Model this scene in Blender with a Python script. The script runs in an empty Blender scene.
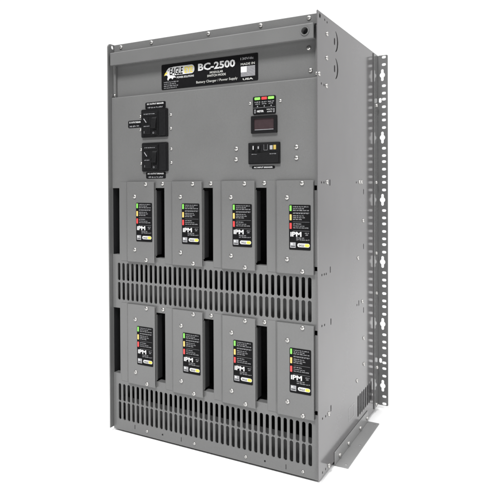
import bpy, bmesh, math, random
from mathutils import Matrix, Vector
random.seed(7)
R = math.radians
COL = bpy.context.scene.collection
W, H, D = 0.50, 0.8624, 0.4055          # cabinet size, metres
FLOOR = -0.0082                          # the cabinet hangs this far above the floor on its feet

# ------------------------------------------------------------------ materials
def new_mat(name):
    m = bpy.data.materials.new(name); m.use_nodes = True
    return m, m.node_tree.nodes, m.node_tree.links, m.node_tree.nodes['Principled BSDF']

def paint(name, col, rough=0.2, var=0.06, bump=0.05, ior=1.5):
    m, n, l, b = new_mat(name)
    tc = n.new('ShaderNodeTexCoord')
    n1 = n.new('ShaderNodeTexNoise'); n1.inputs['Scale'].default_value = 9; n1.inputs['Detail'].default_value = 6
    n2 = n.new('ShaderNodeTexNoise'); n2.inputs['Scale'].default_value = 650; n2.inputs['Detail'].default_value = 2
    geo = n.new('ShaderNodeNewGeometry')
    l.new(geo.outputs['Position'], n1.inputs['Vector']); l.new(geo.outputs['Position'], n2.inputs['Vector'])
    mr = n.new('ShaderNodeMapRange'); mr.inputs['From Min'].default_value = .3; mr.inputs['From Max'].default_value = .7
    mr.inputs['To Min'].default_value = 1 - var; mr.inputs['To Max'].default_value = 1 + var
    l.new(n1.outputs['Fac'], mr.inputs['Value'])
    mr3 = n.new('ShaderNodeMapRange'); mr3.inputs['From Min'].default_value = .3; mr3.inputs['From Max'].default_value = .7
    mr3.inputs['To Min'].default_value = 1 - var * .8; mr3.inputs['To Max'].default_value = 1 + var * .8
    l.new(n2.outputs['Fac'], mr3.inputs['Value'])
    mm = n.new('ShaderNodeMath'); mm.operation = 'MULTIPLY'
    l.new(mr.outputs[0], mm.inputs[0]); l.new(mr3.outputs[0], mm.inputs[1])
    mul = n.new('ShaderNodeMix'); mul.data_type = 'RGBA'; mul.blend_type = 'MULTIPLY'; mul.inputs[0].default_value = 1
    mul.inputs[6].default_value = (*col, 1)
    l.new(mm.outputs[0], mul.inputs[7]); l.new(mul.outputs[2], b.inputs['Base Color'])
    mr2 = n.new('ShaderNodeMapRange'); mr2.inputs['To Min'].default_value = rough * .7; mr2.inputs['To Max'].default_value = rough * 1.35
    l.new(n1.outputs['Fac'], mr2.inputs['Value']); l.new(mr2.outputs[0], b.inputs['Roughness'])
    bp = n.new('ShaderNodeBump'); bp.inputs['Strength'].default_value = bump; bp.inputs['Distance'].default_value = .0006
    l.new(n2.outputs['Fac'], bp.inputs['Height']); l.new(bp.outputs[0], b.inputs['Normal'])
    b.inputs['IOR'].default_value = ior
    return m

def plain(name, col, rough=.4, metal=0., noise=.08, scale=200, spec=.5):
    m, n, l, b = new_mat(name)
    geo = n.new('ShaderNodeNewGeometry')
    nz = n.new('ShaderNodeTexNoise'); nz.inputs['Scale'].default_value = scale; nz.inputs['Detail'].default_value = 4
    l.new(geo.outputs['Position'], nz.inputs['Vector'])
    mr = n.new('ShaderNodeMapRange'); mr.inputs['From Min'].default_value = .3; mr.inputs['From Max'].default_value = .7
    mr.inputs['To Min'].default_value = 1 - noise; mr.inputs['To Max'].default_value = 1 + noise
    l.new(nz.outputs['Fac'], mr.inputs['Value'])
    mul = n.new('ShaderNodeMix'); mul.data_type = 'RGBA'; mul.blend_type = 'MULTIPLY'; mul.inputs[0].default_value = 1
    mul.inputs[6].default_value = (*col, 1)
    l.new(mr.outputs[0], mul.inputs[7]); l.new(mul.outputs[2], b.inputs['Base Color'])
    mr2 = n.new('ShaderNodeMapRange'); mr2.inputs['To Min'].default_value = rough * .8; mr2.inputs['To Max'].default_value = min(1, rough * 1.25)
    l.new(nz.outputs['Fac'], mr2.inputs['Value']); l.new(mr2.outputs[0], b.inputs['Roughness'])
    b.inputs['Metallic'].default_value = metal; b.inputs['Specular IOR Level'].default_value = spec
    return m

GREY = paint('grey_powder_coat', (.112, .112, .1115), rough=.24, var=.05, bump=.05)
GREYS = paint('smooth_grey_coat', (.094, .091, .0925), rough=.12, bump=.004, ior=1.5)
RAILM = paint('grey_rail_paint', (.11, .11, .11), rough=.12, bump=.004)
FOOTM = paint('light_grey_coat', (.20, .20, .20), rough=.3, bump=.02)
GRIP = plain('dark_grip', (.022, .022, .023), .5)
DARK = plain('interior_shade_black', (.006, .006, .007), .7)
CHASSIS = plain('chassis_sheet', (.035, .035, .035), .5)
PLASTIC = plain('black_plastic', (.007, .007, .0075), .38, spec=.16)
PLASTIC2 = plain('satin_black_plastic', (.008, .008, .0085), .36, spec=.18)
LABEL = plain('black_label_film', (.006, .006, .0065), .5, spec=.06)
WHITE = plain('white_print', (.50, .50, .50), .5)
PALE = plain('pale_print_and_glint', (.24, .24, .25), .5)
SILVER = plain('silver_print', (.40, .40, .38), .5)
YELLOW = plain('yellow_print', (.56, .45, .05), .5)
OCHRE = plain('ochre_print', (.35, .25, .05), .5)
GREEN = plain('green_lens', (.17, .55, .08), .3)
GREEN2 = plain('pale_green_lens', (.22, .68, .10), .3)
AMBER = plain('amber_lens', (.66, .43, .12), .3)
RED = plain('red_lens', (.68, .045, .045), .3)
SCREEN = plain('display_window', (.035, .024, .026), .15)
ZINC = plain('zinc_plate', (.48, .47, .455), .32, 1., .06, 400)
SLOTM = plain('screw_recess_shade', (.10, .10, .10), .5)

# ------------------------------------------------------------------ object helpers
WLOC = {}
def link(o, parent, wloc):
    COL.objects.link(o)
    wloc = Vector(wloc)
    if parent:
        o.parent = parent; o.location = wloc - WLOC[parent.name]
    else:
        o.location = wloc
    WLOC[o.name] = wloc
    return o

def part(name, mesh, parent, wloc=(0, 0, 0), bevel=0, segs=2):
    """mesh is given in world coordinates when wloc is left out, else relative to wloc"""
    o = bpy.data.objects.new(name, mesh)
    link(o, parent, wloc)
    if bevel:
        md = o.modifiers.new('Bevel', 'BEVEL'); md.width = bevel; md.segments = segs
        md.limit_method = 'ANGLE'; md.angle_limit = R(25); md.harden_normals = True
        for p in mesh.polygons: p.use_smooth = True
    return o

FRONT = Matrix(((1, 0, 0), (0, 0, -1), (0, 1, 0)))     # drawing (u, v, out) -> world x, z, -y
SIDE = Matrix(((0, 0, 1), (1, 0, 0), (0, 1, 0)))       # drawing (u, v, out) -> world y, z, +x

class MB:
    """collects shapes with their materials into ONE mesh"""
    def __init__(s): s.v = []; s.f = []; s.m = []; s.mats = []
    def mi(s, m):
        if m not in s.mats: s.mats.append(m)
        return s.mats.index(m)
    def add(s, vs, fs, mat):
        o = len(s.v); s.v += [tuple(v) for v in vs]; k = s.mi(mat)
        for f in fs: s.f.append([i + o for i in f]); s.m.append(k)
    def box(s, x0, x1, y0, y1, z0, z1, mat):
        vs = [(x, y, z) for z in (z0, z1) for y in (y0, y1) for x in (x0, x1)]
        s.add(vs, [(0, 2, 3, 1), (4, 5, 7, 6), (0, 1, 5, 4), (2, 6, 7, 3), (0, 4, 6, 2), (1, 3, 7, 5)], mat)
    def prism(s, pts, n0, n1, mat, M=FRONT, back=True):
        """polygon (u, v) pulled from depth n0 to n1 along the outward axis"""
        k = len(pts)
        vs = [M @ Vector((u, v, n0)) for u, v in pts] + [M @ Vector((u, v, n1)) for u, v in pts]
        fs = [tuple(range(k, 2 * k))] + [(i, (i + 1) % k, (i + 1) % k + k, i + k) for i in range(k)]
        if back: fs.append(tuple(range(k - 1, -1, -1)))
        s.add(vs, fs, mat)
    def rect(s, u0, u1, v0, v1, n, mat, M=FRONT):
        s.add([M @ Vector(p) for p in ((u0, v0, n), (u1, v0, n), (u1, v1, n), (u0, v1, n))], [(0, 1, 2, 3)], mat)
    def text(s, body, u, v, n, size, mat, M=FRONT, align='LEFT', width=None, bold=0., shear=0., squash=None):
        c = bpy.data.curves.new('lettering', 'FONT'); c.body = body; c.size = size; c.offset = bold; c.shear = shear
        c.resolution_u = 2; c.fill_mode = 'FRONT'
        t = bpy.data.objects.new('lettering', c); COL.objects.link(t)
        dg = bpy.context.evaluated_depsgraph_get()
        me = bpy.data.meshes.new_from_object(t.evaluated_get(dg))
        xs = [p.co.x for p in me.vertices]
        x0, x1 = min(xs), max(xs)
        sc = (width / (x1 - x0)) if width else 1.
        off = {'LEFT': 0, 'CENTER': -.5, 'RIGHT': -1}[align] * (x1 - x0) * sc
        s.add([M @ Vector((u + off + (p.co.x - x0) * sc, v + p.co.y, n)) for p in me.vertices],
              [tuple(pp.vertices) for pp in me.polygons], mat)
        bpy.data.objects.remove(t); bpy.data.curves.remove(c); bpy.data.meshes.remove(me)
    def words(s, u0, u1, v, n, h, mat, seed=0, M=FRONT):
        """a line of print too small to read: runs of short strokes with word gaps"""
        rnd = random.Random(seed * 77 + 5); u = u0
        while u < u1 - h * .5:
            for _ in range(rnd.randint(3, 7)):
                if u > u1: break
                s.rect(u, min(u1, u + h * .32), v + (0 if rnd.random() < .6 else h * .25), v + h * (1 if rnd.random() < .5 else .75), n, mat, M)
                u += h * .52
            u += h * .55
    def mesh(s, name, smooth=False, shift=(0, 0, 0)):
        me = bpy.data.meshes.new(name)
        sh = Vector(shift)
        me.from_pydata([Vector(v) - sh for v in s.v], [], s.f)
        for m in s.mats: me.materials.append(m)
        for p, k in zip(me.polygons, s.m): p.material_index = k; p.use_smooth = smooth
        me.update()
        return me

def rrect(u0, u1, v0, v1, r, k=5):
    pts = []
    for cu, cv, a in ((u1 - r, v0 + r, -90), (u1 - r, v1 - r, 0), (u0 + r, v1 - r, 90), (u0 + r, v0 + r, 180)):
        for i in range(k + 1):
            t = R(a + 90 * i / k); pts.append((cu + r * math.cos(t), cv + r * math.sin(t)))
    return pts
def slot(cu, v0, v1, w, k=6): return rrect(cu - w / 2, cu + w / 2, v0, v1, w / 2 - 1e-6, k)
def circle(cu, cv, r, k=24): return [(cu + r * math.cos(2 * math.pi * i / k), cv + r * math.sin(2 * math.pi * i / k)) for i in range(k)]
def rectp(u0, u1, v0, v1): return [(u0, v0), (u1, v0), (u1, v1), (u0, v1)]
def crescent(cu, cv, r, a0, a1, t, k=14):
    o = [(cu + r * math.cos(R(a0 + (a1 - a0) * i / k)), cv + r * math.sin(R(a0 + (a1 - a0) * i / k))) for i in range(k + 1)]
    inn = [(cu + (r - t * (.25 + .75 * math.sin(math.pi * i / k))) * math.cos(R(a0 + (a1 - a0) * i / k)),
            cv + (r - t * (.25 + .75 * math.sin(math.pi * i / k))) * math.sin(R(a0 + (a1 - a0) * i / k))) for i in range(k, -1, -1)]
    return o + inn

def sheet(name, outline, holes, face, thick, mat, M, bevel=0.0):
    """pressed sheet with real cut-outs; `face` = position of its outer face along the outward axis"""
    c = bpy.data.curves.new(name, 'CURVE'); c.dimensions = '2D'; c.fill_mode = 'BOTH'
    for pts in [outline] + holes:
        sp = c.splines.new('POLY'); sp.points.add(len(pts) - 1); sp.use_cyclic_u = True
        for q, (u, v) in zip(sp.points, pts): q.co = (u, v, 0, 1)
    c.extrude = thick / 2 - bevel; c.bevel_depth = bevel; c.bevel_resolution = 3; c.offset = -bevel
    t = bpy.data.objects.new(name, c); COL.objects.link(t)
    dg = bpy.context.evaluated_depsgraph_get()
    me = bpy.data.meshes.new_from_object(t.evaluated_get(dg))
    bpy.data.objects.remove(t); bpy.data.curves.remove(c)
    me.materials.clear(); me.materials.append(mat)
    for v in me.vertices: v.co = M @ Vector((v.co.x, v.co.y, v.co.z + face - thick / 2))
    bm = bmesh.new(); bm.from_mesh(me)
    bmesh.ops.remove_doubles(bm, verts=bm.verts, dist=1e-6)
    bmesh.ops.recalc_face_normals(bm, faces=bm.faces)
    for f in bm.faces: f.material_index = 0; f.smooth = False
    bm.to_mesh(me); bm.free(); me.name = name
    return me

# ------------------------------------------------------------------ screws (outward axis = -y, then turned)
def screw_mesh(r, h, name):
    mb = MB(); k = 20
    prof = [(r * .98, 0), (r, h * .22), (r * .93, h * .55), (r * .72, h * .84), (r * .4, h * .97), (0, h)]
    vs = []; fs = []
    for pr, ph in prof[:-1]:
        for i in range(k):
            a = 2 * math.pi * i / k; vs.append((pr * math.cos(a), -ph, pr * math.sin(a)))
    vs.append((0, -h, 0)); n = len(prof) - 1
    for j in range(n - 1):
        for i in range(k): fs.append((j * k + i, j * k + (i + 1) % k, (j + 1) * k + (i + 1) % k, (j + 1) * k + i))
    for i in range(k): fs.append(((n - 1) * k + i, (n - 1) * k + (i + 1) % k, n * k))
    mb.add(vs, fs, ZINC)
    w, L = r * .10, r * .45
    mb.box(-L, L, -h * 1.02, -h * .8, -w, w, SLOTM)  # dark raised cross bars stand in for the shaded recess
    mb.box(-w, w, -h * 1.025, -h * .8, -L, L, SLOTM)
    me = mb.mesh(name)
    for p in me.polygons: p.use_smooth = me.materials[p.material_index] == ZINC
    return me
SCREW = screw_mesh(.0044, .0029, 'pan_head_screw')
SCREW_S = screw_mesh(.0031, .0022, 'small_pan_head_screw')
def screw(parent, x, r, z, me=SCREW):
    o = part('screw', me, parent, (x, r, z)); o.rotation_euler = (0, R(random.uniform(0, 90)), 0); return o
def screw_side(parent, y, z, x=W, me=SCREW, name='screw'):
    o = part(name, me, parent, (x, y, z))
    o.rotation_euler = (Matrix.Rotation(R(90), 3, 'Z') @ Matrix.Rotation(R(random.uniform(0, 90)), 3, 'Y')).to_euler()
    return o

# ------------------------------------------------------------------ floor
fm, fn, fl, fb = new_mat('white_studio_floor')
fb.inputs['Base Color'].default_value = (.8, .8, .8, 1); fb.inputs['Roughness'].default_value = .7
nz = fn.new('ShaderNodeTexNoise'); nz.inputs['Scale'].default_value = 6
cr = fn.new('ShaderNodeMapRange'); cr.inputs['To Min'].default_value = .79; cr.inputs['To Max'].default_value = .82
fl.new(nz.outputs['Fac'], cr.inputs['Value']); fl.new(cr.outputs[0], fb.inputs['Base Color'])
me = bpy.data.meshes.new('floor')
ring = [(.3 + 6 * math.cos(2 * math.pi * k / 96), .2 + 6 * math.sin(2 * math.pi * k / 96), FLOOR) for k in range(96)]
me.from_pydata(ring, [], [tuple(range(96))])
me.materials.append(fm)
o = bpy.data.objects.new('floor', me); COL.objects.link(o); o['kind'] = 'structure'

# ------------------------------------------------------------------ the charger
root = bpy.data.objects.new('battery_charger', None)
root.empty_display_size = .1
link(root, None, (W / 2, D / 2, FLOOR))
root['label'] = 'tall grey steel battery charger cabinet with eight power modules, standing alone on white'
root['category'] = 'battery charger'

T = .003
# --- side panels with their punched holes
cut = [circle(.0138, .8547, .0048, 16)]
for cz in (.8262, .7730):
    cut.append(crescent(.0935, cz, .0215, -74, 74, .0068))
    cut.append(slot(.0935, cz - .008, cz + .006, .0060))
dots = [(.0205, .7313), (.034, .7305), (.0389, .8535), (.0518, .8520), (.0196, .5485), (.0322, .5485), (.2336, .5493), (.0203, .3767), (.033, .3762),
        (.0435, .3755), (.2361, .2798), (.0196, .2820), (.0335, .2808), (.0213, .1086), (.038, .107), (.0205, .0078), (.037, .0072)]
cut += [circle(y, z, .0023, 10) for y, z in dots]
slots_y = [(.0650, .5483), (.2879, .5286), (.2871, .4038), (.0659, .3806), (.2500, .2815), (.2861, .2588), (.0685, .2795), (.0672, .1116)]
cut += [slot(y, z - .0062, z + .0062, .0042) for y, z in slots_y]
cut += [slot(.2435 + k * .0146, .0300, .0775, .0098) for k in range(8)]
outline = [(0, 0), (D, 0), (D, H), (.0018, H), (0, H - .0018)]
side = part('side_panel', sheet('side_panel', outline, cut, W, .0016, GREYS, SIDE, .0005), root)
outline_l = [(0, .0), (D, 0), (D, H), (.018, H)] + [(.009 + .009 * math.cos(R(a)), H - .009 + .009 * math.sin(R(a))) for a in range(90, 181, 15)]
part('side_panel', sheet('side_panel_far', outline_l, [circle(.0150, .8560, .0042, 16)], T, T, GREY, SIDE, .0006), root)
for y, z in ((.0506, .8296), (.0486, .7839), (.0080, .7470), (.0471, .7308), (.0484, .5493), (.2560, .5503), (.2720, .5503), (.2838, .4628), (.2442, .3823),
             (.2760, .2806), (.2857, .1949), (.0548, .1052), (.0540, .0060), (.2349, .1128), (.2868, .1351)):
    screw_side(side, y, z)
PR = .010
# --- top, bottom, back, inner chassis
mb = MB(); mb.box(T, W - T, .0214, D - T - .001, H - T - .0012, H - .0012, GREY); part('top_panel', mb.mesh('top_panel'), root, bevel=.0008)
mb = MB(); mb.box(T, W - T, .0135, D - T - .001, .0008, .0008 + T, GREY); part('bottom_panel', mb.mesh('bottom_panel'), root)
mb = MB(); mb.box(T, W - T, D - T, D, .0008, H - .0012, GREY); part('back_panel', mb.mesh('back_panel'), root)
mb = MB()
mb.box(.008, W - .008, .085, .087, .005, .74, DARK)                       # black sheet put in as the dark behind the module bays
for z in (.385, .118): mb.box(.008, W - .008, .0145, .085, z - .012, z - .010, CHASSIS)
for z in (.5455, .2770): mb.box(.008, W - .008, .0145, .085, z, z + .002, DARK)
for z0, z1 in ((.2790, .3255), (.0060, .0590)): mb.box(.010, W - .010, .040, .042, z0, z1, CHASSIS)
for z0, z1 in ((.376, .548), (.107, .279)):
    mb.box(T + .0003, T + .0007, PR + .0026, .084, z0, z1, DARK); mb.box(W - T - .0007, W - T - .0003, PR + .0026, .084, z0, z1, DARK)  # black liners added so the bay ends read as shade
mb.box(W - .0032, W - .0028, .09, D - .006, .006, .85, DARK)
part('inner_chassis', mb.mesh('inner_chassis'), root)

# --- header behind the flap, top rail, flap
HR = .022
mb = MB(); mb.box(T, W - T, HR, HR + .0025, .735, .8425, GREY); header = part('header_panel', mb.mesh('header_panel'), root)
for a, b in ((T + .0005, T + .0072), (W - T - .0072, W - T - .0005)):
    mb = MB(); mb.box(a, b, HR - .006, HR - .0004, .742, .8395, GREY); part('post', mb.mesh('post'), header, bevel=.0006)
screw(header, .4745, HR, .8000); screw(header, .4780, HR, .7580); screw(header, .0068, HR - .006, .7480, SCREW_S); screw(header, .4922, HR - .006, .7500, SCREW_S)
mb = MB(); mb.box(T + .0004, W - T - .0004, .0190, .0212, .8427, H - .0004, GREY)
rail = part('top_rail', mb.mesh('top_rail'), root, bevel=.0009)
for x in (.0239, .1094, .2554, .3754, .4763): screw(rail, x, .0190, .8549)
FZ0, FZ1 = .8118, .8402
me = sheet('flap', rectp(.0078, .4922, FZ0, FZ1), [circle(.4756, .8265, .0072)], 0, .0052, GREY, FRONT, .0022)
flap = part('hinged_flap', me, root)
mb = MB(); mb.box(.0084, .4916, .0050, HR - .0005, FZ1 - .0024, FZ1 - .0006, GREY); mb.box(.0084, .4916, .0050, HR - .010, FZ0 + .0006, FZ0 + .0024, GREY)
part('flap_return', mb.mesh('flap_return'), flap, bevel=.0005)
mb = MB()
k = 28; vs = []; fs = []
for i in range(k):
    a = 2 * math.pi * i / k
    for rr, yy in ((.0088, -.0001), (.0085, -.0016), (.0066, -.0016), (.0064, .010)):
        vs.append((.4756 + rr * math.cos(a), yy, .8265 + rr * math.sin(a)))
for i in range(k):
    j = (i + 1) % k
    for q in range(3): fs.append((i * 4 + q, i * 4 + q + 1, j * 4 + q + 1, j * 4 + q))
mb.add(vs, fs, GREY); mb.prism(circle(.4756, .8265, .0064, 28), -.0099, -.0096, DARK)  # black disc closes the hole, standing in for the shade inside
part('latch_hole', mb.mesh('latch_hole'), flap)

# --- front sheet in four butted stretches; bays and louvres are real openings
PR = .010
MX = [.0282 + .1214 * i for i in range(4)]            # left edge of each module
MW = .0975
FL, FR = T + .0008, W - T - .0008
def bay_cuts(z0, z1):
    c = [rectp(FL + .0006, .0240, z0 + .002, z1)]
    for i in range(3): c.append(rectp(MX[i] + MW - .002, MX[i + 1] - .0014, z0, z1))
    c.append(rectp(MX[3] + MW - .002, FR - .0012, z1 - .005, z1 + .004)); c.append(rectp(MX[3] + MW - .002, FR - .0012, z0 - .004, z0 + .004))
    return c
SX = [.0216 + .01272 * i for i in range(37)]
def vents(rows): return [slot(x, a, b, .0074) for x in SX for a, b in rows]
def front(name, z0, z1, cuts): return part(name, sheet(name, rectp(FL, FR, z0, z1), cuts, -PR, .0022, GREY, FRONT), root)
control = front('control_panel', .3810, .7384, bay_cuts(.3886, .5390))
grille_hi = front('vent_grille', .2840, .3810, vents([(.3322, .3720), (.2886, .3288)]))
bay = front('bay_panel', .1130, .2840, bay_cuts(.1212, .2705))
grille_lo = front('vent_grille', -.0036, .1130, vents([(.0612, .1005), (.0193, .0598)]))
mb = MB(); r = .0026
pr = [(PR, .7384)] + [(PR + r - r * math.cos(R(a)), .7398 + r * math.sin(R(a))) for a in range(0, 91, 15)] + [(HR - .0006, .7398 + r), (HR - .0006, .7384)]
mb.prism(pr[::-1], FL, FR, GREY, SIDE)
me = mb.mesh('folded_edge')
bm = bmesh.new(); bm.from_mesh(me); bmesh.ops.recalc_face_normals(bm, faces=bm.faces); bm.to_mesh(me); bm.free()
part('folded_edge', me, control)
for x, z in ((.0980, .0078), (.2216, .0070), (.3430, .0068), (.4650, .0062)): screw(grille_lo, x, PR, z, SCREW_S)
for x, z in ((.0641, .0102), (.1883, .0088), (.4301, .0070)):
    mb = MB(); mb.box(x - .0005, x + .0005, PR - .0004, PR, z - .0045, z + .0045, PLASTIC); part('lance_mark', mb.mesh('lance_mark'), grille_lo)
for x, z in ((.1396, .0088), (.3852, .0078)):
    mb = MB(); mb.prism(circle(x, z, .0018, 10), -PR, -PR + .0004, PLASTIC); part('rivet_hole', mb.mesh('rivet_hole'), grille_lo)
for i in range(3):
    screw(control, MX[i + 1] - .0060, PR, .5480, SCREW); screw(bay, MX[i + 1] - .0065, PR, .2785)

for par, z0 in ((control, .3886), (bay, .1212)):
    for a, b in [(FL + .0008, .0238)] + [(MX[i] + MW - .0018, MX[i + 1] - .0016) for i in range(3)]:
        mb = MB(); mb.box(a, b, PR + .0023, PR + .016, z0 + (.002 if a < .01 else 0) - .0018, z0 + (.002 if a < .01 else 0) - .0004, GREY); part('folded_sill', mb.mesh('folded_sill'), par)

# --- nameplate
NU0, NU1, NV0, NV1 = .1340, .3680, .7500, .8040
nw, nh = NU1 - NU0, NV1 - NV0
n0, n1 = -HR, -HR + .0006; nt = n1 + .00015
mb = MB(); mb.prism(rrect(NU0, NU1, NV0, NV1, .0025), n0, n1, LABEL)
U = lambda f: NU0 + nw * f
V = lambda f: NV1 - nh * f
mb.prism(rrect(U(.105), U(.362), V(.465), V(.13), .0075), n1 - .0001, nt, WHITE, back=False)
eagle = [(.036, .40), (.052, .31), (.066, .22), (.085, .155), (.125, .145), (.118, .46), (.150, .50), (.165, .56), (.135, .555), (.124, .62), (.108, .56), (.088, .58), (.075, .66), (.066, .60), (.072, .50), (.060, .43), (.048, .445)]
mb.prism([(U(a), V(b)) for a, b in eagle][::-1], n1 - .0001, nt + .0001, WHITE, back=False)
mb.prism([(U(a), V(b)) for a, b in ((.030, .46), (.040, .36), (.062, .29), (.066, .38), (.048, .41))][::-1], n1, nt + .0002, YELLOW, back=False)
mb.prism(circle(U(.077), V(.26), .0012, 8), n1, nt + .0002, LABEL, back=False)
mb.text('EAGLE', U(.093), V(.44), nt + .0003, .0205, LABEL, width=nw * .147, bold=.00045, shear=.12)
mb.prism(rrect(U(.247), U(.356), V(.445), V(.155), .0065), nt, nt + .0002, SILVER, back=False)
mb.text('EYE', U(.258), V(.415), nt + .0004, .0175, YELLOW, width=nw * .088, bold=.0004, shear=.05)
mb.text('POWER SOLUTIONS', U(.172), V(.60), nt, .0056, WHITE, width=nw * .185, bold=.0001)
mb.text('BC-2500', U(.402), V(.40), nt, .0195, WHITE, width=nw * .378, bold=.00065)
mb.text('MODULAR', U(.592), V(.565), nt, .0062, SILVER, width=nw * .135, bold=.0001, align='CENTER')
mb.text('SWITCH MODE', U(.592), V(.685), nt, .0062, SILVER, width=nw * .19, bold=.0001, align='CENTER')
mb.text('Battery Charger / Power Supply', U(.592), V(.885), nt, .0070, SILVER, width=nw * .42, bold=.00005, align='CENTER')
for i in range(4): mb.words(U(.028), U((.19, .16, .185, .17)[i]), V(.735 + .075 * i), nt, .0022, PALE, i)
mb.text('130Vdc', U(.895), V(.20), nt, .0065, PALE, width=nw * .125, bold=.0001, align='CENTER')
mb.text('MADE IN', U(.902), V(.395), nt,   .0060, SILVER, width=nw * .135, bold=.0001, align='CENTER')
for i in range(9):
    a = .445 + .042 * i
    mb.rect(U(.835), U(.972), V(a + .030), V(a), nt, PALE)
mb.rect(U(.835), U(.893), V(.655), V(.445), nt + .0001, WHITE)
mb.text('USA', U(.903), V(.945), nt, .0050, SILVER, width=nw * .10, bold=.0002, align='CENTER')
part('name_plate', mb.mesh('name_plate'), header)

# --- output breakers
def breaker(u0, u1, v0, v1, seed):
    mb = MB(); w, h = u1 - u0, v1 - v0
    mb.prism(rrect(u0, u1, v0, v1, .0030), -PR, -PR + .0040, PLASTIC)
    mb.prism(rrect(u0 + w * .70, u1 - w * .05, v0 + h * .05, v1 - h * .05, .0015), -PR + .0039, -PR + .0056, PLASTIC2)
    o = part('output_breaker', mb.mesh('output_breaker'), root, bevel=.0005)
    n = -PR + .0078
    mb = MB(); X = lambda q: u0 + w * q
    Z = lambda q: v0 + h * q
    mb.box(X(.07), X(.66), PR - .0056, PR - .0038, Z(.07), Z(.93), PLASTIC2)                   # moulded block with stepped relief
    mb.box(X(.10), X(.40), PR - .0076, PR - .0054, Z(.12), Z(.46), PLASTIC2); mb.box(X(.44), X(.63), PR - .0076, PR - .0054, Z(.10), Z(.24), PLASTIC2)
    mb.box(X(.10), X(.63), PR - .0070, PR - .0054, Z(.76), Z(.90), PLASTIC2); mb.box(X(.10), X(.30), PR - .0066, PR - .0054, Z(.50), Z(.72), PLASTIC2)
    mb.text('I', X(.15), Z(.15), n, .0070, PALE); mb.text('O', X(.48), Z(.12), n, .0056, PALE)
    mb.words(X(.14), X(.36), Z(.38), n, .0018, PALE, seed); mb.words(X(.14), X(.58), Z(.81), n - .0006, .0018, PALE, seed + 3)
    mb.add([FRONT @ Vector((X(a), Z(b), n - .0009)) for a, b in ((.12, .66), (.14, .68), (.24, .54), (.22, .52))], [(0, 3, 2, 1)], PALE)  # pale diagonal stroke, a highlight painted on the block
    part('breaker_body', mb.mesh('breaker_body'), o, bevel=.0004)
    mb = MB(); mb.prism([(PR - .0054, Z(.28)), (PR - .0120, Z(.32)), (PR - .0085, Z(.66)), (PR - .0054, Z(.72))], X(.45), X(.62), PLASTIC2, M=SIDE)
    part('rocker', mb.mesh('rocker'), o, bevel=.0006)
    return o
B1 = breaker(.0902, .1598, .6478, .7086, 11)
B2 = breaker(.0914, .1598, .5742, .6366, 23)
for x, z in ((.0855, .6948), (.0853, .6656), (.1664, .6936), (.1664, .6649)): screw(B1, x, PR, z, SCREW_S)
for x, z in ((.0869, .6224), (.0869, .5928), (.1671, .6214), (.1671, .5926)): screw(B2, x, PR, z, SCREW_S)

def caption(u0, u1, v0, v1, lines, rad=.003, parent=None):
    mb = MB(); mb.prism(rrect(u0, u1, v0, v1, rad), -PR, -PR + .0006, LABEL)
    n = len(lines); h = (v1 - v0) / n
    for i, t in enumerate(lines):
        if not t:
            mb.words(u0 + (u1 - u0) * .12, u1 - (u1 - u0) * .12, v1 - h * (i + .5) - h * .28, -PR + .00075, h * .42, PALE, int(u0 * 1000)); continue
        mb.text(t, (u0 + u1) / 2, v1 - h * (i + .5) - h * (.22 if n == 2 else .2), -PR + .00075, h * (.62 if n == 2 else .60), WHITE, width=(u1 - u0) * .82, bold=.0001, align='CENTER')
    return part('caption_label', mb.mesh('caption_label'), control)
caption(.0990, .1533, .7092, .7238, ['DC OUTPUT BREAKER', ''])
caption(.0511, .0897, .6712, .6872, ['DC OUTPUT BREAKER', ''])
caption(.0999, .1524, .5594, .5737, ['DC OUTPUT BREAKER', ''])
caption(.3596, .4093, .5756, .5812, ['AC INPUT BREAKER'], .0027)

# --- indicator panel
mb = MB(); n = -PR + .00115
mb.prism(rrect(.3628, .4119, .6806, .7155, .0028), -PR, -PR + .001, LABEL)
for i, (a, b) in enumerate(((.3668, .3788), (.3815, .3933), (.3958, .4085))):
    mb.words(a, b, .7035, n, .0022, PALE, i); mb.words(a + .001, b - .001, .7000, n, .0018, PALE, i + 5)
    mb.prism(circle((a + b) / 2, .6965, .0012, 8), n - .0002, n, PALE, back=False)
mb.rect(.3640, .4107, .6935, .6939, n, PALE)
mb.text('METER', .3790, .6850, n, .0052, WHITE, width=.0145, bold=.00015, align='CENTER')
mb.text('VOLTS', .3985, .6882, n, .0036, WHITE, width=.0125, align='CENTER'); mb.text('AMPS', .3985, .6838, n, .0036, WHITE, width=.0105, align='CENTER')
for a in (.3672, .4078): mb.rect(a - .0014, a + .0014, .6835, .6905, n, PALE); mb.rect(a - .0006, a + .0006, .6845, .6895, n + .0001, LABEL)
ind = part('indicator_panel', mb.mesh('indicator_panel'), root)
for m, (a, b) in zip((GREEN2, RED, GREEN2), ((.3668, .3788), (.3818, .3933), (.3958, .4085))):
    mb = MB(); mb.prism(rrect(a, b, .7088, .7138, .0012), -PR + .0008, -PR + .0022, m); o = part('indicator_lamp', mb.mesh('indicator_lamp'), ind, bevel=.0004)
    o['label'] = 'red indicator lamp' if m is RED else 'green indicator lamp'
screw(ind, .3560, PR, .7036, SCREW_S); screw(ind, .4212, PR, .7039, SCREW_S)

# --- meter display
me = sheet('meter', rrect(.3600, .4150, .6438, .6780, .0018), [rectp(.3665, .4088, .6500, .6722)], -PR + .0050, .0050, PLASTIC, FRONT, .0006)
disp = part('meter_display', me, root)
mb = MB(); mb.rect(.3664, .4089, .6499, .6723, -PR + .0030, SCREEN); mb.rect(.3675, .4078, .6504, .6516, -PR + .0032, PALE)
part('screen', mb.mesh('screen'), disp)

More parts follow.
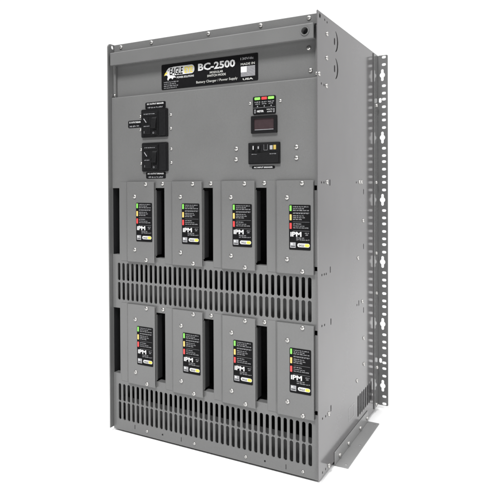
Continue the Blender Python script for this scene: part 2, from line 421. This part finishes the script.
# --- input breaker
mb = MB(); mb.prism(rrect(.3538, .4210, .5846, .6262, .0016), -PR, -PR + .0045, PLASTIC); acb = part('input_breaker', mb.mesh('input_breaker'), root, bevel=.0006)
mb = MB()
mb.box(.3560, .4190, PR - .0060, PR - .0040, .5870, .6062, PLASTIC2); mb.box(.3560, .4190, PR - .0050, PR - .0040, .6090, .6240, PLASTIC2)
n = -PR + .0052
mb.text('I', .3660, .6128, -PR + .0088, .0095, WHITE, bold=.0004); mb.rect(.3765, .3790, .6138, .6185, -PR + .0083, PALE)
for a, b, c, d in ((.3880, .3884, .6110, .6220), (.3958, .3962, .6110, .6220), (.3880, .3962, .6110, .6114)): mb.rect(a, b, c, d, n, PALE)
mb.rect(.4008, .4068, .6120, .6200, n, PALE); mb.rect(.4086, .4140, .6120, .6205, n, OCHRE)
mb.words(.4010, .4150, .6030, -PR + .0062, .0014, PALE, 2); mb.words(.3620, .3740, .6030, -PR + .0062, .0012, PALE, 4)
part('breaker_body', mb.mesh('breaker_body'), acb, bevel=.0006)
for a, b in ((.3622, .3690), (.3740, .3808)):
    mb = MB(); mb.prism([(PR - .0045, .6105), (PR - .0085, .6115), (PR - .0060, .6215), (PR - .0045, .6222)], a, b, PLASTIC, M=SIDE); part('rocker', mb.mesh('rocker'), acb, bevel=.0005)
for x, z in ((.3250, .6162), (.3243, .5952), (.4542, .6152), (.4541, .5948)): screw(acb, x, PR, z)

# --- power modules: flush strip, sloped bend, raised plate with returned edges
ZB, ZT = .3775, .5528
MH = ZT - ZB
def faceplate():
    mb = MB(); t = .0032; r1, r2 = PR - .0009, PR - .0062
    prof = [(0, r1), (.0168, r1), (.0236, r2), (MW, r2)]                  # (x, y) outer skin
    inner = [(0, r1 + .0008), (.0182, r1 + .0008), (.0228, r2 + t), (MW - t, r2 + t)]
    k = len(prof)
    vs = [(x, y, z) for z in (0, MH) for x, y in prof] + [(x, y, z) for z in (0, MH) for x, y in inner]
    fs = []
    for i in range(k - 1):
        fs.append((i, i + 1, k + i + 1, k + i))
        fs.append((2 * k + i + 1, 2 * k + i, 3 * k + i, 3 * k + i + 1))
        fs.append((i + 1, i, 2 * k + i, 2 * k + i + 1))
        fs.append((k + i, k + i + 1, 3 * k + i + 1, 3 * k + i))
    fs.append((0, k, 3 * k, 2 * k)); fs.append((k - 1, 3 * k - 1, 4 * k - 1, 2 * k - 1) if False else (k - 1, 3 * k - 1, 4 * k - 1, 2 * k - 1))
    mb.add(vs, fs, GREY)
    mb.box(.0246, MW - .0020, r2 + t, PR - .0003, MH - .0020, MH - .0004, GREY)       # returned top edge
    mb.box(MW - .0018, MW - .0002, r2 + t + .0001, PR + .0035, .0150, MH - .0182, GREY)            # returned right edge going into the bay
    mb.box(MW - .0018, MW - .0002, r2 + t + .0001, PR - .0003, MH - .0178, MH - .0004, GREY)
    mb.box(MW - .0018, MW - .0002, r2 + t + .0001, PR - .0003, .0004, .0146, GREY)
    mb.box(MW - .0017, MW - .0004, PR + .0036, PR + .020, .0170, MH - .0200, GRIP)                     # dark grip inside the bay
    me = mb.mesh('faceplate')
    bm = bmesh.new(); bm.from_mesh(me); bmesh.ops.recalc_face_normals(bm, faces=bm.faces); bm.to_mesh(me); bm.free()
    return me
PLATE_R = PR - .0062
mod = part('power_module', faceplate(), root, (MX[0], 0, ZB), bevel=.0015, segs=4)
def mlabel():
    mb = MB(); w, h = .0433, .0842
    a0, b0 = .0485, .0452
    n0 = -PLATE_R; n1 = n0 + .0006; nt = n1 + .00015
    mb.prism(rrect(a0, a0 + w, b0, b0 + h, .0022), n0, n1, LABEL)
    U = lambda f: a0 + w * f
    V = lambda f: b0 + h * (1 - f)
    for j, (v, s) in enumerate(((.055, .9), (.095, .70), (.135, .93), (.20, .93), (.255, .72), (.295, .78), (.335, .62), (.435, .60), (.48, .72), (.52, .93))):
        mb.words(U(.19), U(s), V(v), nt, .0019, PALE, j)
    for v in (.172, .378, .575): mb.rect(U(.19), U(.95), V(v + .003), V(v), nt, PALE)
    mb.text('iPM', U(.06), V(.70), nt, .0118, WHITE, width=w * .52, bold=.00045)
    mb.words(U(.74), U(.92), V(.635), nt, .002, PALE, 3); mb.words(U(.77), U(.88), V(.675), nt, .002, PALE, 4)
    mb.words(U(.34), U(.70), V(.745), nt, .0018, PALE, 6); mb.words(U(.34), U(.94), V(.785), nt, .0020, PALE, 7)
    mb.rect(U(.05), U(.31), V(.955), V(.835), nt, PALE); mb.text('M', U(.075), V(.895), nt + .0001, .0052, WHITE, bold=.0004); mb.rect(U(.08), U(.28), V(.93), V(.915), nt + .0001, LABEL)
    mb.prism(rrect(U(.39), U(.96), V(.935), V(.85), .0034), n1, nt, WHITE, back=False)
    mb.prism(rrect(U(.73), U(.945), V(.925), V(.86), .0026), nt, nt + .0001, YELLOW, back=False)
    mb.text('EAGLE', U(.46), V(.917), nt + .0002, .0052, LABEL, width=w * .25, bold=.0001)
    return mb.mesh('status_label')
part('status_label', mlabel(), mod, (MX[0], 0, ZB))
for m, (a, b) in zip((GREEN, AMBER, RED), ((.018, .138), (.215, .345), (.405, .535))):
    mb = MB(); a0, b0, w, h = .0485, .0452, .0433, .0842
    mb.prism(rrect(a0 + w * .035, a0 + w * .125, b0 + h * (1 - b), b0 + h * (1 - a), .0008), -PLATE_R + .0005, -PLATE_R + .0012, m)
    o = part('indicator_lamp', mb.mesh('indicator_lamp'), mod, (MX[0], 0, ZB))
    o['label'] = {GREEN: 'green indicator lamp', AMBER: 'amber indicator lamp', RED: 'red indicator lamp'}[m]
for u, v, me in ((.0752, MH - .0056, SCREW), (.0446, MH - .0325, SCREW), (.0444, .0268, SCREW), (.0755, .0054, SCREW)): screw(mod, MX[0] + u, PLATE_R, ZB + v, me)
JIT = [(random.uniform(-.0006, .0006), random.uniform(-.0007, .0007)) for _ in range(8)]
for row in range(2):
    for i in range(4):
        if row == 0 and i == 0: continue
        c = mod.copy(); COL.objects.link(c)
        c.location = mod.location + Vector((MX[i] - MX[0], 0, -.2690 * row))
        for ch in mod.children:
            d = ch.copy(); COL.objects.link(d); d.parent = c
            if not d.name.startswith('screw'): d.location.x += JIT[row * 4 + i][0]; d.location.z += JIT[row * 4 + i][1]
        if d.name.startswith('screw'): d.rotation_euler = (0, R(random.uniform(0, 90)), 0)

# --- 19-inch style mounting rail at the rear corner
keys = [.8120 - .1524 * k for k in range(6)]
offs = [-.0262, -.0442, -.0589, -.0774, -.0955, -.1096, -.1282]
zs = [keys[0] + .0435, keys[0] + .0255] + [k + o for k in keys[:5] for o in offs] + [keys[5] - .0262, keys[5] - .0440]
def keyhole(cu, cv):
    pts = []; r, sw, sh = .0066, .0033, .0145
    a = math.degrees(math.asin(sw / r))
    def arc(c, rr, d0, d1, k): return [(cu + rr * math.cos(R(d0 + (d1 - d0) * i / k)), c + rr * math.sin(R(d0 + (d1 - d0) * i / k))) for i in range(k + 1)]
    pts += arc(cv, r, -90 + a, 90 - a, 10)
    pts += arc(cv + sh - sw, sw, 0, 180, 8)
    pts += arc(cv, r, 90 + a, 270 - a, 10)
    pts += arc(cv - sh + sw, sw, 180, 360, 8)
    return pts
holes = [keyhole(.5130, z) for z in keys] + [rrect(.5117, .5218, z - .0032, z + .0032, .0031) for z in zs] + [rrect(.5044, .5110, z - .0058, z + .0058, .003) for z in (.7507, .1116)]
ol = rrect(W + .0022, .5262, .0018, .8602, .0025)
me = sheet('mounting_rail', ol, holes, -D + .002, .002, RAILM, FRONT, .0004)
bm = bmesh.new(); bm.from_mesh(me)
railo = part('mounting_rail', me, root)
mb = MB(); mb.box(W + .0002, W + .0022, .3690, D - .0001, .0018, .8602, RAILM)
leg = part('rail_leg', mb.mesh('rail_leg'), railo, bevel=.0004)
bm.free()
BOLT = screw_mesh(.0046, .0036, 'rail_bolt')
for y, z in ((.3900, .7370), (.3880, .5499), (.3878, .3780), (.3890, .2802), (.3900, .0980), (.3840, .0095)):
    screw_side(railo, y, z, W + .0022, BOLT if z in (.7370, .0980) else SCREW, 'bolt')

# --- faint square sticker outline low on the side
me = sheet('sticker', rrect(.176, .216, .0430, .0720, .002), [rrect(.179, .213, .0450, .0700, .0015)], W + .0002, .00016, FOOTM, SIDE)
part('sticker', me, side)

# --- foot bracket
mb = MB()
mb.prism([(.0845, FLOOR + .0002), (.3150, FLOOR + .0002), (.3150, .0185), (.0845, .0185)], W + .0002, W + .0018, FOOTM, SIDE)
foot = part('mounting_foot', mb.mesh('mounting_foot'), root, bevel=.0004)
FL_M = Matrix(((1, 0, 0), (0, 1, 0), (0, 0, 1)))
me = sheet('foot_flange', rrect(W + .0019, .5285, .0850, .3150, .002), [circle(.520, z, .0024, 14) for z in (.0975, .190, .303)], FLOOR + .0019, .0016, FOOTM, FL_M, .0003)
part('foot_flange', me, foot)
for y, z in ((.1125, .0015), (.1684, .0020), (.2520, .0020), (.3055, .0040)): screw_side(foot, y, z, W + .0018, SCREW, 'screw')

# ------------------------------------------------------------------ light
wd = bpy.data.worlds.new('World'); bpy.context.scene.world = wd; wd.use_nodes = True
wn, wl = wd.node_tree.nodes, wd.node_tree.links
bg = wn['Background']; bg.inputs[0].default_value = (1, 1, 1, 1)
tc = wn.new('ShaderNodeTexCoord'); sx = wn.new('ShaderNodeSeparateXYZ'); mr = wn.new('ShaderNodeMapRange')   # white backdrop behind, dim studio in front
mr.interpolation_type = 'SMOOTHSTEP'
mr.inputs['From Min'].default_value = -.35; mr.inputs['From Max'].default_value = .05; mr.inputs['To Min'].default_value = .06; mr.inputs['To Max'].default_value = 1.1
wl.new(tc.outputs['Generated'], sx.inputs[0]); wl.new(sx.outputs['Y'], mr.inputs['Value']); mz = wn.new('ShaderNodeMapRange'); mz.interpolation_type = 'SMOOTHSTEP'                                # overhead part of the world brightened to whiten the floor
mz.inputs['From Min'].default_value = .42; mz.inputs['From Max'].default_value = .75; mz.inputs['To Min'].default_value = 0; mz.inputs['To Max'].default_value = 1
mx = wn.new('ShaderNodeMix'); mx.data_type = 'FLOAT'; mx.inputs[3].default_value = 1.6
wl.new(sx.outputs['Z'], mz.inputs['Value']); wl.new(mz.outputs[0], mx.inputs[0]); wl.new(mr.outputs[0], mx.inputs[2]); wl.new(mx.outputs[0], bg.inputs[1])
def lamp(name, loc, aim, sx, sy, power):
    L = bpy.data.lights.new(name, 'AREA'); L.shape = 'RECTANGLE'; L.size = sx; L.size_y = sy; L.energy = power
    o = bpy.data.objects.new(name, L); COL.objects.link(o); o.location = loc
    o.rotation_euler = (Vector(aim) - Vector(loc)).to_track_quat('-Z', 'Y').to_euler()
    return o
lamp('key_softbox', (.35, -2.3, 3.7), (.30, 0, .4), .9, .9, 215)
lamp('added_side_fill', (2.2, -.7, 2.8), (.9, .0, 0), 1.2, 1.2, 24)  # added fill lamp, whitens the floor at the right base
lamp('added_low_fill', (2.1, -1.9, .16), (.35, 0, .05), .8, .25, 16)  # added low fill lamp, lifts the lower front and the gap beneath

# ------------------------------------------------------------------ camera
f, cy, yaw, pit, rol, cx3, cy3, cz3 = (557.8583708, 192.589475, .4885963686, .0114979898, -.0043043965, .867608133, -.954416303, .542052309)
cyw, syw = math.cos(yaw), math.sin(yaw)
fw = Vector((-syw * math.cos(pit), cyw * math.cos(pit), -math.sin(pit))); rt = Vector((cyw, syw, 0)); up = rt.cross(fw)
r2 = math.cos(rol) * rt + math.sin(rol) * up; u2 = -math.sin(rol) * rt + math.cos(rol) * up
cam = bpy.data.cameras.new('Camera'); co = bpy.data.objects.new('Camera', cam); COL.objects.link(co)
co.matrix_world = Matrix(((r2.x, u2.x, -fw.x, cx3), (r2.y, u2.y, -fw.y, cy3), (r2.z, u2.z, -fw.z, cz3), (0, 0, 0, 1)))
cam.sensor_width = 36; cam.sensor_fit = 'HORIZONTAL'; cam.lens = f / 500 * 36; cam.shift_y = -(250 - cy) / 500
cam.clip_start = .01; cam.clip_end = 500
sc = bpy.context.scene; sc.camera = co
sc.view_settings.view_transform = 'Standard'; sc.view_settings.look = 'None'; sc.view_settings.exposure = 0; sc.view_settings.gamma = 1
sc.cycles.use_denoising = True
